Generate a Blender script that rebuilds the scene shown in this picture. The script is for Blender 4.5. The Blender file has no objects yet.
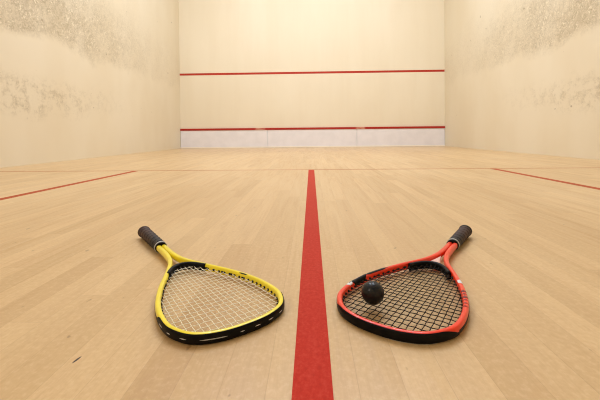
import bpy, bmesh, math, random
from mathutils import Vector, Matrix
random.seed(7)
S = bpy.context.scene
COL = S.collection
R = math.radians

# ------------------------------------------------------------------ helpers
def link(name, me, mat=None, parent=None):
    o = bpy.data.objects.new(name, me)
    COL.objects.link(o)
    if mat: me.materials.append(mat)
    if parent: o.parent = parent
    return o

def mesh(name, verts, faces, smooth=True):
    me = bpy.data.meshes.new(name)
    me.from_pydata([tuple(v) for v in verts], [], faces)
    me.validate()
    bm = bmesh.new(); bm.from_mesh(me)
    bmesh.ops.recalc_face_normals(bm, faces=bm.faces)
    bm.to_mesh(me); bm.free()
    if smooth:
        for p in me.polygons: p.use_smooth = True
    return me

class MB:
    def __init__(s): s.v = []; s.f = []
    def box(s, x0, x1, y0, y1, z0, z1):
        b = len(s.v)
        s.v += [(x, y, z) for z in (z0, z1) for y in (y0, y1) for x in (x0, x1)]
        s.f += [[b+i for i in q] for q in ((0,2,3,1),(4,5,7,6),(0,1,5,4),(2,6,7,3),(0,4,6,2),(1,3,7,5))]
    def rings(s, rings, closed=False, caps=True):
        b = len(s.v); n = len(rings[0]); m = len(rings)
        for r in rings: s.v += r
        for i in range(m if closed else m-1):
            j = (i+1) % m
            for k in range(n):
                l = (k+1) % n
                s.f.append([b+i*n+k, b+i*n+l, b+j*n+l, b+j*n+k])
        if caps and not closed:
            s.f.append([b+k for k in range(n)][::-1]); s.f.append([b+(m-1)*n+k for k in range(n)])
    def sheet(s, rows, thick_rows):
        # solid patch between an outer and an inner grid of points
        b = len(s.v); m = len(rows); n = len(rows[0])
        for r in rows: s.v += r
        for r in thick_rows: s.v += r
        off = m*n
        for i in range(m-1):
            for k in range(n-1):
                s.f.append([b+i*n+k, b+i*n+k+1, b+(i+1)*n+k+1, b+(i+1)*n+k])
                s.f.append([b+off+i*n+k, b+off+(i+1)*n+k, b+off+(i+1)*n+k+1, b+off+i*n+k+1])
        for i in range(m-1):
            for k in (0, n-1):
                s.f.append([b+i*n+k, b+(i+1)*n+k, b+off+(i+1)*n+k, b+off+i*n+k])
        for k in range(n-1):
            for i in (0, m-1):
                s.f.append([b+i*n+k, b+i*n+k+1, b+off+i*n+k+1, b+off+i*n+k])
    def build(s, name, mat, parent=None, smooth=True):
        return link(name, mesh(name, s.v, s.f, smooth), mat, parent)

def boxobj(name, dims, mat, parent=None):
    m = MB(); m.box(*dims); return m.build(name, mat, parent, smooth=False)

def bevel(o, w, seg=2):
    md = o.modifiers.new('bevel', 'BEVEL'); md.width = w; md.segments = seg; md.limit_method = 'ANGLE'

def srgb(r, g, b):
    f = lambda c: (c/255/12.92) if c/255 <= .04045 else ((c/255+.055)/1.055)**2.4
    return (f(r), f(g), f(b), 1)

# ------------------------------------------------------------------ node helpers
class NT:
    def __init__(s, name, rough=.5, spec=.5):
        s.m = bpy.data.materials.new(name); s.m.use_nodes = True
        s.t = s.m.node_tree; s.b = s.t.nodes['Principled BSDF']
        s.b.inputs['Roughness'].default_value = rough
        s.b.inputs['Specular IOR Level'].default_value = spec
        s._tc = None
    def n(s, k): return s.t.nodes.new(k)
    def l(s, a, b): s.t.links.new(a, b)
    def obj(s):
        if not s._tc: s._tc = s.n('ShaderNodeTexCoord')
        return s._tc.outputs['Object']
    def _in(s, sock, v):
        if hasattr(v, 'is_output'): s.l(v, sock)
        else: sock.default_value = v
    def math(s, op, a, b=0., c=None, clamp=False):
        n = s.n('ShaderNodeMath'); n.operation = op; n.use_clamp = clamp
        s._in(n.inputs[0], a); s._in(n.inputs[1], b)
        if c is not None: s._in(n.inputs[2], c)
        return n.outputs[0]
    def xyz(s, v=None):
        n = s.n('ShaderNodeSeparateXYZ'); s.l(v or s.obj(), n.inputs[0]); return n.outputs
    def comb(s, x, y, z):
        n = s.n('ShaderNodeCombineXYZ')
        for i, v in enumerate((x, y, z)): s._in(n.inputs[i], v)
        return n.outputs[0]
    def mapping(s, scale, loc=(0,0,0)):
        n = s.n('ShaderNodeMapping'); n.inputs['Scale'].default_value = scale; n.inputs['Location'].default_value = loc
        s.l(s.obj(), n.inputs[0]); return n.outputs[0]
    def noise(s, vec, scale, detail=3, rough=.5, dist=0.):
        n = s.n('ShaderNodeTexNoise'); s.l(vec, n.inputs['Vector'])
        n.inputs['Scale'].default_value = scale; n.inputs['Detail'].default_value = detail
        n.inputs['Roughness'].default_value = rough; n.inputs['Distortion'].default_value = dist
        return n.outputs['Fac']
    def white(s, vec):
        n = s.n('ShaderNodeTexWhiteNoise'); n.noise_dimensions = '3D'; s.l(vec, n.inputs['Vector']); return n.outputs['Value']
    def ramp(s, v, a, b, lo=0., hi=1., smooth=True):
        n = s.n('ShaderNodeMapRange'); n.interpolation_type = 'SMOOTHSTEP' if smooth else 'LINEAR'
        s._in(n.inputs[0], v); n.inputs[1].default_value = a; n.inputs[2].default_value = b
        n.inputs[3].default_value = lo; n.inputs[4].default_value = hi
        return n.outputs[0]
    def mix(s, f, a, b, blend='MIX'):
        n = s.n('ShaderNodeMix'); n.data_type = 'RGBA'; n.blend_type = blend
        s._in(n.inputs[0], f); s._in(n.inputs[6], a); s._in(n.inputs[7], b)
        return n.outputs[2]
    def col(s, c): s._in(s.b.inputs['Base Color'], c)
    def bump(s, h, strength=.1, dist=.001):
        n = s.n('ShaderNodeBump'); n.inputs['Strength'].default_value = strength; n.inputs['Distance'].default_value = dist
        s.l(h, n.inputs['Height']); s.l(n.outputs[0], s.b.inputs['Normal'])

def plain(name, c, rough=.5, spec=.5, grain=.06, scale=60, metal=0., coat=0.):
    t = NT(name, rough, spec)
    f = t.noise(t.obj(), scale, 3)
    t.col(t.mix(t.ramp(f, .3, .7), tuple(x*(1-grain) for x in c[:3])+(1,), tuple(min(1, x*(1+grain)) for x in c[:3])+(1,)))
    t.b.inputs['Metallic'].default_value = metal
    t.b.inputs['Coat Weight'].default_value = coat; t.b.inputs['Coat Roughness'].default_value = .12
    return t.m

# ------------------------------------------------------------------ materials
def floor_mat():
    t = NT('maple_boards', .42, .5)
    o = t.xyz(); W = .0572
    row = t.math('FLOOR', t.math('DIVIDE', o[0], W))
    fx = t.math('FRACT', t.math('DIVIDE', o[0], W))
    r1 = t.white(t.comb(row, 3.1, 7.7))
    ln = t.math('MULTIPLY_ADD', t.white(t.comb(row, 9.3, 1.7)), .5, .55)
    yy = t.math('ADD', t.math('DIVIDE', o[1], ln), t.math('MULTIPLY', r1, 13.))
    seg = t.math('FLOOR', yy); fy = t.math('FRACT', yy)
    tone = t.white(t.comb(row, seg, 2.3)); tone2 = t.white(t.comb(seg, row, 5.9))
    # grain drawn out along the boards, shifted board by board
    sh = t.math('MULTIPLY', tone2, 31.)
    gv = t.comb(t.math('MULTIPLY', o[0], 38.), t.math('ADD', t.math('MULTIPLY', o[1], 2.4), sh), sh)
    g1 = t.noise(gv, 1., 5, .62, .6)
    fv = t.comb(t.math('MULTIPLY', o[0], 420.), t.math('ADD', t.math('MULTIPLY', o[1], 16.), sh), sh)
    g2 = t.noise(fv, 1., 3, .6)
    big = t.noise(t.mapping((.9, .35, 1)), 1.6, 3, .5)
    c = t.mix(t.ramp(tone, 0, 1, smooth=False), FL_A, FL_B)
    c = t.mix(t.math('MULTIPLY', t.ramp(tone2, .84, .9), .22), c, FL_D)
    c = t.mix(t.math('MULTIPLY', t.ramp(g1, .45, .8), .34), c, FL_D)
    c = t.mix(t.math('MULTIPLY', t.ramp(g2, .42, .72), .2), c, FL_D)
    c = t.mix(t.math('MULTIPLY', t.ramp(big, .38, .7), .4), c, FL_L)
    # worn mottling and small dark dents
    sp = t.noise(t.mapping((1, .55, 1)), 46., 2, .5)
    c = t.mix(t.math('MULTIPLY', t.ramp(sp, .715, .76), .5), c, srgb(120, 82, 52))
    sm = t.noise(t.mapping((1, .3, 1)), 9., 4, .7, .4)
    c = t.mix(t.math('MULTIPLY', t.ramp(sm, .52, .72), .16), c, FL_D)
    mo = t.noise(t.mapping((1, .8, 1)), 120., 3, .65)
    c = t.mix(t.math('MULTIPLY', t.ramp(mo, .48, .66), .13), c, FL_D)
    c = t.mix(t.math('MULTIPLY', t.ramp(mo, .5, .34), .16), c, srgb(238, 212, 170))
    # one short dark gouge
    gx = t.math('MULTIPLY', t.math('ADD', o[0], .3315), 1/.0022)
    gy = t.math('MULTIPLY', t.math('SUBTRACT', o[1], 1.6135), 1/.009)
    gd = t.math('ADD', t.math('POWER', t.math('SUBTRACT', gx, t.math('MULTIPLY', gy, .7)), 2.), t.math('POWER', gy, 2.))
    c = t.mix(t.ramp(gd, .4, 1., 1., 0.), c, srgb(44, 24, 14))
    # seams between boards
    ex = t.math('MINIMUM', fx, t.math('SUBTRACT', 1., fx))
    ey = t.math('MULTIPLY', t.math('MINIMUM', fy, t.math('SUBTRACT', 1., fy)), 12.)
    e = t.math('MINIMUM', ex, ey)
    c = t.mix(t.ramp(e, 0., .014, .3, 0.), c, srgb(150, 106, 66))
    t.col(c)
    t._in(t.b.inputs['Roughness'], t.ramp(g1, .3, .8, .28, .42))
    t.bump(t.math('ADD', t.math('MULTIPLY', g2, .5), t.ramp(e, 0, .014)), .12, .0005)
    return t.m

FL_A = srgb(201, 165, 116); FL_B = srgb(216, 181, 132); FL_D = srgb(178, 134, 86); FL_L = srgb(224, 193, 147)
WALL = srgb(234, 220, 193)

def wall_mat(name, scuff, seed, ymid=5.2):
    t = NT(name, .6, .3)
    o = t.xyz()
    base = t.mix(t.ramp(t.noise(t.mapping((1, 1, .5), (seed, 0, 0)), 1.3, 3), .3, .7), WALL, srgb(229, 213, 183))
    if scuff:
        # ball marks: the courts' play band above 1.45 m and a sparser band near 0.8 m, heavier toward the middle of the court
        wob = t.math('MULTIPLY', t.math('SUBTRACT', t.noise(t.mapping((1, 1, 1), (seed, 3, 1)), 2.2, 4, .6), .5), .55)
        z = t.math('ADD', o[2], wob)
        up = t.math('MULTIPLY', t.ramp(z, 1.38, 1.58), t.ramp(z, 1.95, 2.7, 1., .15))
        lo = t.math('MULTIPLY', t.ramp(z, .5, .78), t.ramp(z, .88, 1.08, 1., 0.))
        along_u = t.ramp(o[1], 5.2, 8.8, 1., .2)
        along_l = t.ramp(o[1], 4.9, 7.6, 1., 0.)
        pat = t.noise(t.mapping((1, 1, 1), (seed, 7, 2)), 2.4, 3, .6)
        up = t.math('MULTIPLY', up, along_u); lo = t.math('MULTIPLY', t.math('MULTIPLY', lo, along_l), t.ramp(t.noise(t.mapping((1, 1, 1), (seed, 2, 9)), 9., 4, .75), .44, .62, .08, .75))
        msk = t.math('MULTIPLY', t.math('MAXIMUM', up, lo), t.ramp(pat, .34, .58, .55, 1.))
        # fine curled smears
        wv = t.mapping((1, 1, 1), (seed, 0, 5))
        n1 = t.noise(wv, 13., 3, .6, 2.2)
        curl = t.math('ABSOLUTE', t.math('SUBTRACT', n1, .5))
        line = t.ramp(curl, 0., .045, 1., 0.)
        n2 = t.noise(wv, 19., 4, .65, 1.2)
        blot = t.ramp(n2, .46, .62)
        n3 = t.noise(wv, 6.5, 4, .6, .3)
        c = t.mix(t.math('MULTIPLY', msk, .48), base, srgb(190, 170, 136))
        c = t.mix(t.math('MULTIPLY', t.math('MULTIPLY', msk, blot), .36), c, srgb(156, 136, 104))
        c = t.mix(t.math('MULTIPLY', t.math('MULTIPLY', msk, line), .42), c, srgb(140, 124, 100))
        c = t.mix(t.math('MULTIPLY', t.math('MULTIPLY', msk, t.ramp(n3, .5, .66)), .16), c, srgb(182, 162, 128))
        # chips where the paint shows bright
        n4 = t.noise(wv, 17., 3, .6, 2.)
        c = t.mix(t.math('MULTIPLY', t.math('MULTIPLY', msk, t.ramp(n4, .58, .64)), .6), c, srgb(252, 240, 214))
        # lone dark knocks
        n5 = t.noise(t.mapping((1, 1, 1), (seed, 11, 3)), 9., 2, .5)
        low = t.ramp(o[2], .35, .6)
        c = t.mix(t.math('MULTIPLY', t.math('MULTIPLY', low, t.ramp(n5, .735, .765)), .55), c, srgb(150, 128, 98))
        t.col(c)
        t.bump(t.math('MULTIPLY', n2, msk), .25, .003)
    else:
        base = t.mix(.5, base, srgb(250, 237, 211)) if name.startswith('front') else base
        n = t.noise(t.mapping((1, 1, .12), (seed, 0, 0)), 3.2, 4, .6)
        z = o[2]
        c = t.mix(t.math('MULTIPLY', t.ramp(n, .4, .7), .25), base, srgb(232, 215, 184))
        t.col(c)
    return t.m

def line_mat(name, c, wear=.5):
    t = NT(name, .55, .08)
    n = t.noise(t.mapping((1, .7, 1)), 160., 4, .7)
    n2 = t.noise(t.mapping((1, .25, 1)), 26., 4, .65, .5)
    k = t.mix(t.math('MULTIPLY', t.ramp(n, .45, .72), wear), c, srgb(214, 88, 70))
    k = t.mix(t.math('MULTIPLY', t.ramp(n2, .5, .75), wear*.7), k, srgb(206, 80, 62))
    k = t.mix(t.math('MULTIPLY', t.ramp(n, .5, .3), .3), k, tuple(x*.6 for x in c[:3])+(1,))
    t.col(k); return t.m

def board_mat():
    t = NT('tin_top_paint', .5, .3)
    o = t.xyz()
    def near(x0, w): return t.ramp(t.math('ABSOLUTE', t.math('SUBTRACT', o[0], x0)), w*.6, w, 1., 0.)
    m = t.math('MAXIMUM', near(-1.235, .14), near(1.19, .13))
    n = t.noise(t.mapping((6, 1, 40)), 1.5, 3, .6)
    m = t.math('MULTIPLY', m, t.ramp(n, .36, .55))
    t.col(t.mix(t.math('MULTIPLY', m, .7), srgb(176, 44, 34), srgb(222, 168, 140))); return t.m

def grip_mat():
    t = NT('grip_wrap', .62, .35)
    o = t.xyz()
    n = t.noise(t.obj(), 140., 4, .6)
    f = t.ramp(o[0], .05, .16)
    c = t.mix(f, srgb(62, 42, 38), srgb(34, 30, 29))
    c = t.mix(t.math('MULTIPLY', t.ramp(n, .5, .75), .35), c, srgb(84, 70, 64))
    t.col(c); t.bump(n, .4, .0006); return t.m

M = dict(
    floor=floor_mat(), wall_f=wall_mat('front_plaster', False, 1.), wall_l=wall_mat('left_plaster', True, 4.),
    wall_r=wall_mat('right_plaster', True, 17.), wall_b=wall_mat('back_plaster', False, 9.),
    ceil=plain('ceiling_paint', srgb(240, 232, 214), .8, .2, .02, 4),
    fline=line_mat('floor_line_paint', srgb(190, 46, 26), .3), thin=line_mat('thin_line_paint', srgb(176, 78, 42), .25), faint=plain('faded_line_paint', srgb(186, 122, 82), .55, .2, .08, 12),
    wline=plain('wall_line_paint', srgb(186, 56, 40), .5, .3, .05, 8),
    tin=plain('tin_sheet', srgb(240, 234, 234), .5, .35, .03, 5), tintop=board_mat(),
    strip=plain('white_skirting', srgb(250, 240, 224), .5, .3, .02, 5),
    housing=plain('lamp_housing', srgb(235, 235, 230), .5, .3, .02, 5),
    yel=plain('yellow_lacquer', srgb(248, 226, 34), .3, .5, .04, 30, coat=.5),
    red=plain('red_lacquer', srgb(246, 56, 16), .32, .45, .05, 30, coat=.3),
    ora=plain('orange_red_lacquer', srgb(238, 78, 34), .3, .5, .05, 30, coat=.5),
    blk=plain('black_nylon', srgb(9, 8, 10), .45, .14, .2, 90),
    grom=plain('grommet_nylon', srgb(34, 28, 20), .6, .3, .15, 90),
    wht=plain('white_print', srgb(228, 226, 226), .4, .4, .05, 60),
    pnk=plain('pale_pink_print', srgb(236, 196, 184), .4, .4, .05, 60),
    drk=plain('dark_print', srgb(120, 26, 26), .4, .4, .05, 60),
    grip=grip_mat(), silver=plain('pale_grey_tape', srgb(196, 194, 188), .4, .5, .12, 200),
    stry=plain('cream_string', srgb(255, 247, 226), .35, .5, .03, 60),
    strr=plain('dark_string', srgb(22, 15, 12), .5, .15, .1, 60),
)

# ------------------------------------------------------------------ the court (x across, y toward the front wall, z up)
HW, LEN, HT = 3.2, 9.75, 5.64
def struct(name, dims, mat):
    o = boxobj(name, dims, mat); o['kind'] = 'structure'; return o
floor = struct('floor', (-HW-.2, HW+.2, -.2, LEN+.2, -.1, 0), M['floor'])
wf = struct('wall_front', (-HW-.2, HW+.2, LEN, LEN+.2, 0, HT), M['wall_f'])
struct('wall_left', (-HW-.2, -HW, 0, LEN, 0, HT), M['wall_l'])
struct('wall_right', (HW, HW+.2, 0, LEN, 0, HT), M['wall_r'])
struct('wall_back', (-HW-.2, HW+.2, -.2, 0, 0, HT), M['wall_b'])
struct('ceiling', (-HW-.2, HW+.2, -.2, LEN+.2, HT, HT+.1), M['ceil'])

YS = LEN-5.44-.05                       # rear edge of the short line
T = .0006
o = boxobj('half_court_line', (-.025, .025, 0, YS, 0, T), M['fline'], floor); o['label'] = 'wide red painted line running down the middle of the floor'
o = boxobj('short_line', (-HW, HW, YS+.01, YS+.04, 0, T), M['faint'], floor); o['label'] = 'thin faded brown line across the floor'
for s in (-1, 1):
    m = MB(); a = s*(HW-1.6)
    m.box(min(a, a-s*.05), max(a, a-s*.05), YS-1.6, YS, 0, T)
    m.box(min(a, s*HW), max(a, s*HW), YS-1.65, YS-1.6, 0, T)
    o = m.build('service_box_line', M['thin'], floor, False)
    o['label'] = 'thin faded red line of the %s service box' % ('left' if s < 0 else 'right')
o = boxobj('service_line', (-HW, HW, LEN-.002, LEN, 1.78, 1.83), M['wline'], wf); o['label'] = 'upper red line painted across the cream front wall'

tin = bpy.data.objects.new('tin', None); COL.objects.link(tin); tin.location = (0, LEN, 0)
tin['label'] = 'pale grey tin board with red top rail along the foot of the front wall'; tin['category'] = 'tin'
xs = [-HW+.002, -1.055, 1.10, HW-.002]
for i in range(3):
    o = boxobj('panel', (xs[i]+.006, xs[i+1]-.006, -.020, 0, .03, .43), M['tin'], tin); bevel(o, .003)
o = boxobj('backing', (-HW+.002, HW-.002, -.006, 0, .03, .43), M['housing'], tin)
o = boxobj('top_rail', (-HW+.002, HW-.002, -.032, 0, .43, .48), M['tintop'], tin); o['label'] = 'red top rail, worn pale in two places'; bevel(o, .006)
o = boxobj('base_strip', (-HW+.002, HW-.002, -.030, 0, 0, .03), M['strip'], tin); o['label'] = 'white strip at the floor'; bevel(o, .004)

# ------------------------------------------------------------------ rackets
# local axes: +x from the butt to the tip, y across, z up; the butt centre is the origin
def catmull(P, n=10):
    out = []
    for i in range(len(P)-1):
        p0 = P[i-1] if i else tuple(2*a-b for a, b in zip(P[0], P[1]))
        p1, p2 = P[i], P[i+1]
        p3 = P[i+2] if i+2 < len(P) else tuple(2*a-b for a, b in zip(P[-1], P[-2]))
        for k in range(n):
            u = k/n
            out.append(tuple(.5*((2*b)+(-a+c)*u+(2*a-5*b+4*c-d)*u*u+(-a+3*b-3*c+d)*u**3) for a, b, c, d in zip(p0, p1, p2, p3)))
    out.append(P[-1]); return out

def smooth(t, a, b):
    u = max(0, min(1, (t-a)/(b-a))); return u*u*(3-2*u)

class Loop:
    """the frame's path, from one shaft in the grip round the head and back"""
    def __init__(s, prof, hw):
        half = [(a, -b) for a, b in prof]
        full = half + [(a, b) for a, b in prof[-2::-1]]
        s.o = catmull(full, 10); s.hw = hw
        s.nrm = []
        for i in range(len(s.o)):
            a = s.o[max(0, i-1)]; b = s.o[min(len(s.o)-1, i+1)]
            d = Vector((b[0]-a[0], b[1]-a[1])).normalized()
            s.nrm.append(Vector((d.y, -d.x)))
        s.L = [0]
        for a, b in zip(s.o, s.o[1:]): s.L.append(s.L[-1]+math.dist(a, b))
        s.tot = s.L[-1]
    def at(s, q):                         # q = arc length -> centre point, outward normal
        q = max(0, min(s.tot, q))
        i = 0
        lo, hi = 0, len(s.L)-2
        while lo < hi:
            mid = (lo+hi+1)//2
            if s.L[mid] <= q: lo = mid
            else: hi = mid-1
        i = lo
        u = (q-s.L[i])/max(1e-9, s.L[i+1]-s.L[i])
        p = Vector(s.o[i]).lerp(Vector(s.o[i+1]), u)
        n = (s.nrm[i].lerp(s.nrm[i+1], u)).normalized()
        return p-n*s.hwx(p.x), n
    def q_of(s, sx, side):                # arc length where the outline passes x = sx on a side (-1 first half, +1 second), beyond the widest point too
        mid = s.tot/2
        best = None
        for i, p in enumerate(s.o):
            if (s.L[i] <= mid) == (side < 0):
                e = abs(p[0]-sx)
                if best is None or e < best[0]: best = (e, s.L[i])
        return best[1]
    def hwx(s, x): return s.hw+.0011*(1-smooth(x, .24, .36))
    def hh(s, x): return .0074 + .0010*smooth(x, .22, .42)
    def sec(s, c, n, ang, off=0.):
        e = .72                            # superellipse: a box with round edges
        ca, sa = math.cos(ang), math.sin(ang)
        hh = s.hh(c.x)
        a = math.copysign(abs(ca)**e, ca)*(s.hwx(c.x)+off); b = math.copysign(abs(sa)**e, sa)*(hh+off)
        return (c.x+n.x*a, c.y+n.y*a, b)
    def tube(s, q0, q1, step=.005, nseg=20):
        k = max(2, int((q1-q0)/step)); rg = []
        for i in range(k+1):
            c, n = s.at(q0+(q1-q0)*i/k)
            rg.append([s.sec(c, n, 2*math.pi*j/nseg) for j in range(nseg)])
        return rg
    def patch(s, mb, q0, q1, a0, a1, off, th=None, step=.004, na=10, taper=0., grow=0.):
        k = max(2, int((q1-q0)/step)); rows = []; inn = []
        th = off+.0004 if th is None else th
        for i in range(k+1):
            c, n = s.at(q0+(q1-q0)*i/k)
            e = 1.0
            if taper: e = max(.12, smooth(min(i, k-i)/k, 0, taper))
            mid = (a0+a1)/2; h = (a1-a0)/2*e
            a1g = mid+h
            if grow: a1g = -8+(mid+h+8)*(.0+1.0*smooth(min(i, k-i)/k, 0, grow))
            an = [R(mid-h+(a1g-mid+h)*j/na) for j in range(na+1)]
            rows.append([s.sec(c, n, a, off) for a in an]); inn.append([s.sec(c, n, a, off-th) for a in an])
        mb.sheet(rows, inn)

def round_tube(mb, pts, rad, n=7):
    rg = []
    for i, p in enumerate(pts):
        a = Vector(pts[max(0, i-1)]); b = Vector(pts[min(len(pts)-1, i+1)])
        d = (b-a).normalized(); sd = d.cross(Vector((0, 0, 1))).normalized(); up = sd.cross(d)
        rg.append([tuple(Vector(p)+sd*rad*math.cos(2*math.pi*k/n)+up*rad*math.sin(2*math.pi*k/n)) for k in range(n)])
    mb.rings(rg)

def make_racket(cfg):
    root = bpy.data.objects.new('squash_racket', None); COL.objects.link(root)
    root['label'] = cfg['label']; root['category'] = 'racket'
    hw = .0052; sh = cfg['shift']
    prof = [(x-(sh if x > .3 else sh*(x-.12)/.18 if x > .12 else 0), y) for x, y in cfg['prof']]
    lp = Loop(prof, hw)
    m = MB(); m.rings(lp.tube(0, lp.tot)); m.build('frame', cfg['frame'], root)
    # throat bridge: an arch bowed toward the grip
    B0, BD, BT = .3565-sh, .040, .042
    def bridge_s(t): return B0+BD*(abs(t)/BT)**2.1
    rg = []
    N = 36
    pts = []
    for i in range(N+1):
        t = -BT*1.0+2*BT*i/N; pts.append(Vector((bridge_s(t), t)))
    for i, p in enumerate(pts):
        d = (pts[min(N, i+1)]-pts[max(0, i-1)]).normalized(); n = Vector((-d.y, d.x))*-1
        ring = []
        w = .0050; h = .0088
        for j in range(16):
            a = 2*math.pi*j/16
            ca, sa = math.cos(a), math.sin(a)
            aa = math.copysign(abs(ca)**.7, ca)*w; bb = math.copysign(abs(sa)**.7, sa)*h
            ring.append((p.x+n.x*aa, p.y+n.y*aa, bb))
        rg.append(ring)
    m = MB(); m.rings(rg); o = m.build('throat_bridge', M['blk'], root); o['label'] = 'black arched throat bridge'
    # inner edge half width at x
    inner = []
    for i, p in enumerate(lp.o):
        n = lp.nrm[i]; h2 = 2*lp.hwx(p[0]); inner.append((p[0]-n.x*h2, p[1]-n.y*h2))
    half_in = inner[len(inner)//2:]
    def in_t(x):
        best = 0
        for a, b in zip(half_in, half_in[1:]):
            if min(a[0], b[0]) <= x <= max(a[0], b[0]) and a[0] > .25 and abs(a[0]-b[0]) > 1e-9:
                u = (x-a[0])/(b[0]-a[0]); best = max(best, a[1]+(b[1]-a[1])*u)
        return best
    def in_s(t):
        best = 0
        for a, b in zip(half_in, half_in[1:]):
            if min(a[1], b[1]) <= abs(t) <= max(a[1], b[1]) and abs(a[1]-b[1]) > 1e-9:
                u = (abs(t)-a[1])/(b[1]-a[1]); best = max(best, a[0]+(b[0]-a[0])*u)
        return best
    def in_s_low(t):                      # lower side hit of a main
        best = 9
        for a, b in zip(half_in, half_in[1:]):
            if min(a[1], b[1]) <= abs(t) <= max(a[1], b[1]) and abs(a[1]-b[1]) > 1e-9:
                u = (abs(t)-a[1])/(b[1]-a[1]); best = min(best, a[0]+(b[0]-a[0])*u)
        return best
    sr = cfg['string_r']; amp = .0006
    # fan: mains spread a little toward the tip
    x_lo, x_hi = .40-sh, .66-sh
    fan = lambda x: 1.0+.16*((x-x_lo)/(x_hi-x_lo)-.5)
    NM = 18; pitch = .0101
    tms = [(i-(NM-1)/2)*pitch for i in range(NM)]
    crosses = []
    x = .374-sh
    while x < .672-sh:
        u = (x-(.374-sh))/.298
        crosses.append(x); x += .0160-.0034*math.sin(math.pi*min(1, max(0, u)))
    ends = []
    for i, t0 in enumerate(tms):
        # walk the main and keep what lies inside the head
        pts = []
        x = .34-sh
        while x < .69-sh:
            t = t0*fan(x); ok = abs(t) < in_t(x)+.0015 and (abs(t) > BT or x > bridge_s(t)+.0035)
            if ok:
                # weave over and under the crosses
                ph = 0.
                for j, c in enumerate(crosses):
                    if abs(x-c) < .0075: ph += (1 if (i+j) % 2 else -1)*math.cos((x-c)/.0075*math.pi/2)**2
                pts.append((x, t, amp*ph))
            x += .002
        if len(pts) > 4:
            m = MB(); round_tube(m, pts, sr); m.build('main_string', cfg['string'], root)
            ends += [(pts[0], (-1, 0)), (pts[-1], (1, 0))]
    for j, c in enumerate(crosses):
        lim = in_t(c)+.0012
        if c < bridge_s(BT)+.006: lim = min(lim, BT*max(0, (c-.0045-B0)/BD)**(1/2.1))
        if lim < .012: continue
        n = max(6, int(2*lim/.0018)); pts = []
        for k in range(n+1):
            t = -lim+2*lim*k/n; ph = 0.
            for i, t0 in enumerate(tms):
                tt = t0*fan(c)
                if abs(t-tt) < .005: ph -= (1 if (i+j) % 2 else -1)*math.cos((t-tt)/.005*math.pi/2)**2
            pts.append((c, t, amp*ph))
        m = MB(); round_tube(m, pts, sr); m.build('cross_string', cfg['string'], root)
        ends += [(pts[0], (0, -1)), (pts[-1], (0, 1))]
    # grommets: a small dark barrel where every string enters the frame
    m = MB()
    for (p, d) in ends:
        D = Vector((d[0], d[1], 0)); a = Vector((p[0], p[1], 0))
        round_tube(m, [tuple(a-D*.0030), tuple(a+D*.004)], .0025, 8)
    g0, g1 = lp.q_of(.43-sh, -1), lp.q_of(.43-sh, 1)
    lp.patch(m, g0, lp.q_of(cfg['bump'][0]-sh, -1)+.002, -50, 2, .0004)
    lp.patch(m, lp.q_of(cfg['bump'][1]-sh, 1)-.002, g1, -50, 2, .0004)
    m.build('grommet_strip', M['grom'], root)
    # bumper round the outside of the tip
    m = MB(); b0 = lp.q_of(cfg['bump'][0]-sh, -1); b1 = lp.q_of(cfg['bump'][1]-sh, 1)
    lp.patch(m, b0, b1, -78, cfg['top'], .0007, th=.0013, na=16, grow=cfg['grow'])
    bo = m.build('bumper_guard', M['blk'], root); bo['label'] = 'black guard around the tip'
    for q0, q1, a0, a1, mt in cfg['dashes']:
        m = MB(); L = b1-b0
        lp.patch(m, b0+L*q0, b0+L*q1, a0, a1, .0010, na=4, taper=.2)
        m.build('bumper_mark', M[mt], bo)
    # prints on the frame: (x from, x to, side, angles, material)
    for x0, x1, side, a0, a1, mt in cfg['prints']:
        q0, q1 = lp.q_of(x0-sh, side), lp.q_of(x1-sh, side)
        m = MB(); lp.patch(m, min(q0, q1), max(q0, q1), a0, a1, .0003, step=.002, taper=.25)
        m.build('frame_print', M[mt], root)
    if cfg.get('insert'):
        m = MB(); x0, x1 = .300-sh, .352-sh
        k = 8; top = []
        rows = []; inn = []
        for i in range(k+1):
            x = x0+(x1-x0)*i/k; w = max(.0005, (.0128*((x-x0)/(x1-x0))**1.1))
            rows.append([(x, -w, .0045), (x, 0, .005), (x, w, .0045)]); inn.append([(x, -w, -.003), (x, 0, -.003), (x, w, -.003)])
        m.sheet(rows, inn); o = m.build('throat_insert', M['pnk'], root); o['label'] = 'pale pink throat insert'
    # grip with a spiral overlap, flared butt and a pale ring of tape
    G = cfg['grip']
    NL, NS = 150, 32; rg = []
    for i in range(NL+1):
        x = .006+(G-.006)*i/NL; ring = []
        base = .0158-.0010*smooth(x, .02, G)+.0022*(1-smooth(x, .0, .022))
        for k in range(NS):
            a = 2*math.pi*k/NS
            ph = (x/.0215-k/NS) % 1.0
            r = base+.0009*(ph**3)-.0009*math.exp(-(ph/.07)**2)
            r *= 1+.025*abs(math.cos(4*a))**3
            ring.append((x, r*math.cos(a)*1.04, r*math.sin(a)*.97))
        rg.append(ring)
    m = MB(); m.rings(rg); o = m.build('grip', M['grip'], root); o['label'] = 'dark brown wrapped grip'
    rg = []
    for x, r in ((0, .0125), (.0006, .0158), (.003, .0176), (.009, .0180), (.0125, .0172)):
        rg.append([(x, r*math.cos(2*math.pi*k/28)*1.03, r*math.sin(2*math.pi*k/28)*.97) for k in range(28)])
    m = MB(); m.rings(rg); m.build('butt_cap', cfg['cap'], root)
    rg = []
    for x, r in ((G-.0045, .0150), (G-.004, .01585), (G-.001, .01585), (G, .0152)):
        rg.append([(x, r*math.cos(2*math.pi*k/28)*1.03, r*math.sin(2*math.pi*k/28)*.97) for k in range(28)])
    m = MB(); m.rings(rg); o = m.build('grip_tape', M['silver'], root); o['label'] = 'pale band of tape at the upper end of the grip'
    rg = []
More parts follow.
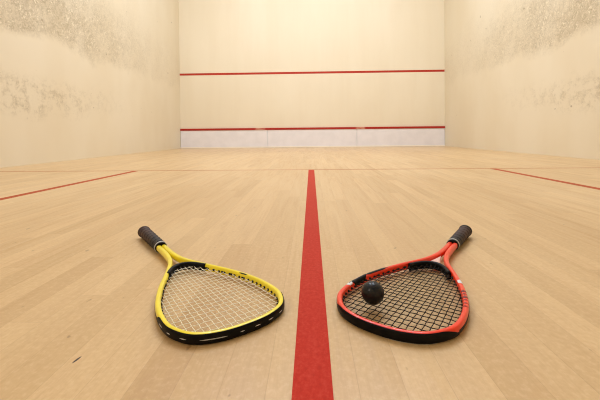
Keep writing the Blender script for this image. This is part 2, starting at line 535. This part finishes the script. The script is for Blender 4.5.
    for x, r in ((G-.002, .0145), (G+.004, .0145), (G+.0055, .0130), (G+.006, .009)):
        rg.append([(x, r*math.cos(2*math.pi*k/28)*1.03, r*math.sin(2*math.pi*k/28)*.95) for k in range(28)])
    m = MB(); m.rings(rg); m.build('grip_collar', M['blk'], root)
    # lie it down: butt on its flare, tip on the bumper
    zb, zt, tip = .0182, .0092, .66-sh
    tilt = math.asin((zb-zt)/tip)
    root.rotation_euler = (0, tilt, R(cfg['ang'])); root.location = (cfg['loc'][0], cfg['loc'][1], zb)
    return root, lp, tilt

PROF_Y = [(.145, .0126), (.20, .0127), (.24, .0129), (.28, .0142), (.315, .0190), (.345, .0282), (.37, .0390), (.40, .0525), (.435, .0695),
          (.465, .0825), (.51, .0980), (.55, .1060), (.59, .1080), (.616, .1040), (.644, .0905), (.661, .0725), (.672, .0460), (.6762, .0220), (.677, 0)]
PROF_R = [(.145, .0126), (.20, .0127), (.24, .0132), (.28, .0158), (.315, .0225), (.345, .0330), (.37, .0455), (.40, .0610), (.435, .0770),
          (.465, .0890), (.51, .1030), (.55, .1090), (.585, .1092), (.614, .1030), (.641, .0860), (.6575, .0675), (.668, .0430), (.6722, .0200), (.673, 0)]

dash_y = [(.07, .115, -.5, 2.5, 'wht'), (.165, .19, -2.5, 1, 'wht'), (.25, .285, -2, 1, 'wht'), (.345, .465, -1.8, .6, 'silver'),
          (.525, .545, -1.5, 1.2, 'wht'), (.60, .63, -1.2, 1.5, 'wht'), (.68, .71, -1.5, 1.8, 'wht'), (.76, .79, -1, 1.8, 'wht'), (.86, .885, -1, 1.8, 'wht')]
yel, lpY, tY = make_racket(dict(label='yellow squash racket with cream strings, lying left of the red floor line', prof=PROF_Y, shift=0.,
    frame=M['yel'], string=M['stry'], string_r=.00055, bump=(.555, .60), cap=M['grip'], grip=.188, loc=(-.521, 2.211), ang=-51.6, grow=.06, top=56,
    dashes=dash_y, prints=[(.48, .505, 1, 100, 130, 'grom')]))
red, lpR, tR = make_racket(dict(label='red squash racket with black strings, lying right of the red floor line', prof=PROF_R, shift=.020,
    frame=M['red'], string=M['strr'], string_r=.00074, bump=(.625, .60), cap=M['blk'], grip=.160, loc=(.468, 2.218), ang=-124.5, grow=.16, top=54,
    dashes=[(.50, .82, -80, -62, 'silver')], insert=True,
    prints=[(.503, .560, -1, -35, 185, 'blk'), (.44, .512, -1, 70, 125, 'blk'), (.462, .52, -1, 50, 66, 'wht'), (.455, .53, -1, -20, 44, 'blk'), (.515, .545, -1, 66, 78, 'pnk'), (.555, .572, -1, 30, 140, 'wht'),
            (.425, .442, 1, 20, 130, 'wht'), (.47, .476, 1, 40, 150, 'drk'), (.482, .488, 1, 40, 150, 'drk'), (.494, .500, 1, 40, 150, 'drk'),
            (.506, .512, 1, 40, 150, 'drk'), (.518, .524, 1, 40, 150, 'drk'), (.53, .536, 1, 40, 150, 'drk')]))

# ------------------------------------------------------------------ ball
def ball_mat():
    t = NT('black_rubber', .5, .2)
    t.b.inputs['Coat Weight'].default_value = .26; t.b.inputs['Coat Roughness'].default_value = .13
    n = t.noise(t.obj(), 260., 3, .6); n2 = t.noise(t.obj(), 60., 4, .6)
    t.col(t.mix(t.math('MULTIPLY', t.ramp(n2, .5, .7), .6), srgb(14, 14, 17), srgb(36, 35, 38)))
    t.bump(n, .08, .0003); return t.m
me = bpy.data.meshes.new('squash_ball'); bm = bmesh.new()
bmesh.ops.create_icosphere(bm, subdivisions=5, radius=.0200)
for v in bm.verts:                        # moulded seam: a shallow groove round the middle
    d = v.co.normalized(); g = math.exp(-(d.dot(Vector((.3, .5, .81)))/.02)**2)
    v.co = d*(.0200-.00018*g)
bm.to_mesh(me); bm.free()
for p in me.polygons: p.use_smooth = True
ball = link('squash_ball', me, ball_mat())
ball['label'] = 'small black rubber ball resting on the strings of the red racket'; ball['category'] = 'ball'
bx_, by_ = .108, 1.760
dist = math.hypot(bx_-.468, by_-2.218)
ball.location = (bx_, by_, .0182-math.sin(tR)*dist+.0012+.0199)

# ------------------------------------------------------------------ lamps on the ceiling
LC = (.84, .975, 1.17)
def lamp(x, y, power, sx=1.25, sy=.30):
    r = bpy.data.objects.new('ceiling_light', None); COL.objects.link(r); r.location = (x, y, HT)
    r['label'] = 'long white ceiling lamp above the court'; r['category'] = 'light'; r['group'] = 'ceiling lamps'
    m = MB(); m.box(-sx/2, sx/2, -sy/2, sy/2, -.07, 0); o = m.build('lamp_housing', M['housing'], r, False); bevel(o, .01)
    L = bpy.data.lights.new('lamp_light', 'AREA'); L.shape = 'RECTANGLE'; L.size = sx; L.size_y = sy; L.energy = power
    L.color = LC
    lo = bpy.data.objects.new('lamp_light', L); COL.objects.link(lo); lo.location = (x, y, HT-.08)
for y, pw in ((3.8, 32), (5.4, 74), (7.0, 76)):
    for x in (-1.15, 1.15): lamp(x, y, pw)
# the lit viewing gallery's lamp high on the back wall
L = bpy.data.lights.new('gallery_light', 'AREA'); L.shape = 'DISK'; L.size = .10; L.energy = 20; L.color = (1, .95, .86)
lo = bpy.data.objects.new('gallery_light', L); COL.objects.link(lo); lo.location = (-2.5, .1, 2.7)
lo.rotation_euler = (R(58), 0, R(-57))

w = bpy.data.worlds.new('world'); S.world = w; w.use_nodes = True
w.node_tree.nodes['Background'].inputs[0].default_value = (1, .95, .88, 1); w.node_tree.nodes['Background'].inputs[1].default_value = .2

# ------------------------------------------------------------------ camera (a level lens with rise)
yaw, pit, rol, f = .0316, -.0143, -.0096, 355.44
cy, sy, cp, sp = math.cos(yaw), math.sin(yaw), math.cos(pit), math.sin(pit)
fw = Vector((-sy*cp, cy*cp, sp)); rt = Vector((cy, sy, 0)); up = rt.cross(fw)
r2 = rt*math.cos(rol)+up*math.sin(rol); u2 = -rt*math.sin(rol)+up*math.cos(rol)
cam = bpy.data.cameras.new('camera'); co = bpy.data.objects.new('camera', cam); COL.objects.link(co)
mx = Matrix((r2, u2, -fw)).transposed().to_4x4(); mx.translation = (.0012, 1.1278, .3142); co.matrix_world = mx
cam.sensor_width = 36; cam.lens = f/600*36; cam.shift_y = -60.52/600; cam.clip_start = .02
S.camera = co
S.cycles.filter_width = 1.1
S.view_settings.view_transform = 'Standard'; S.view_settings.look = 'None'
S.view_settings.exposure = -0.15; S.view_settings.gamma = 1
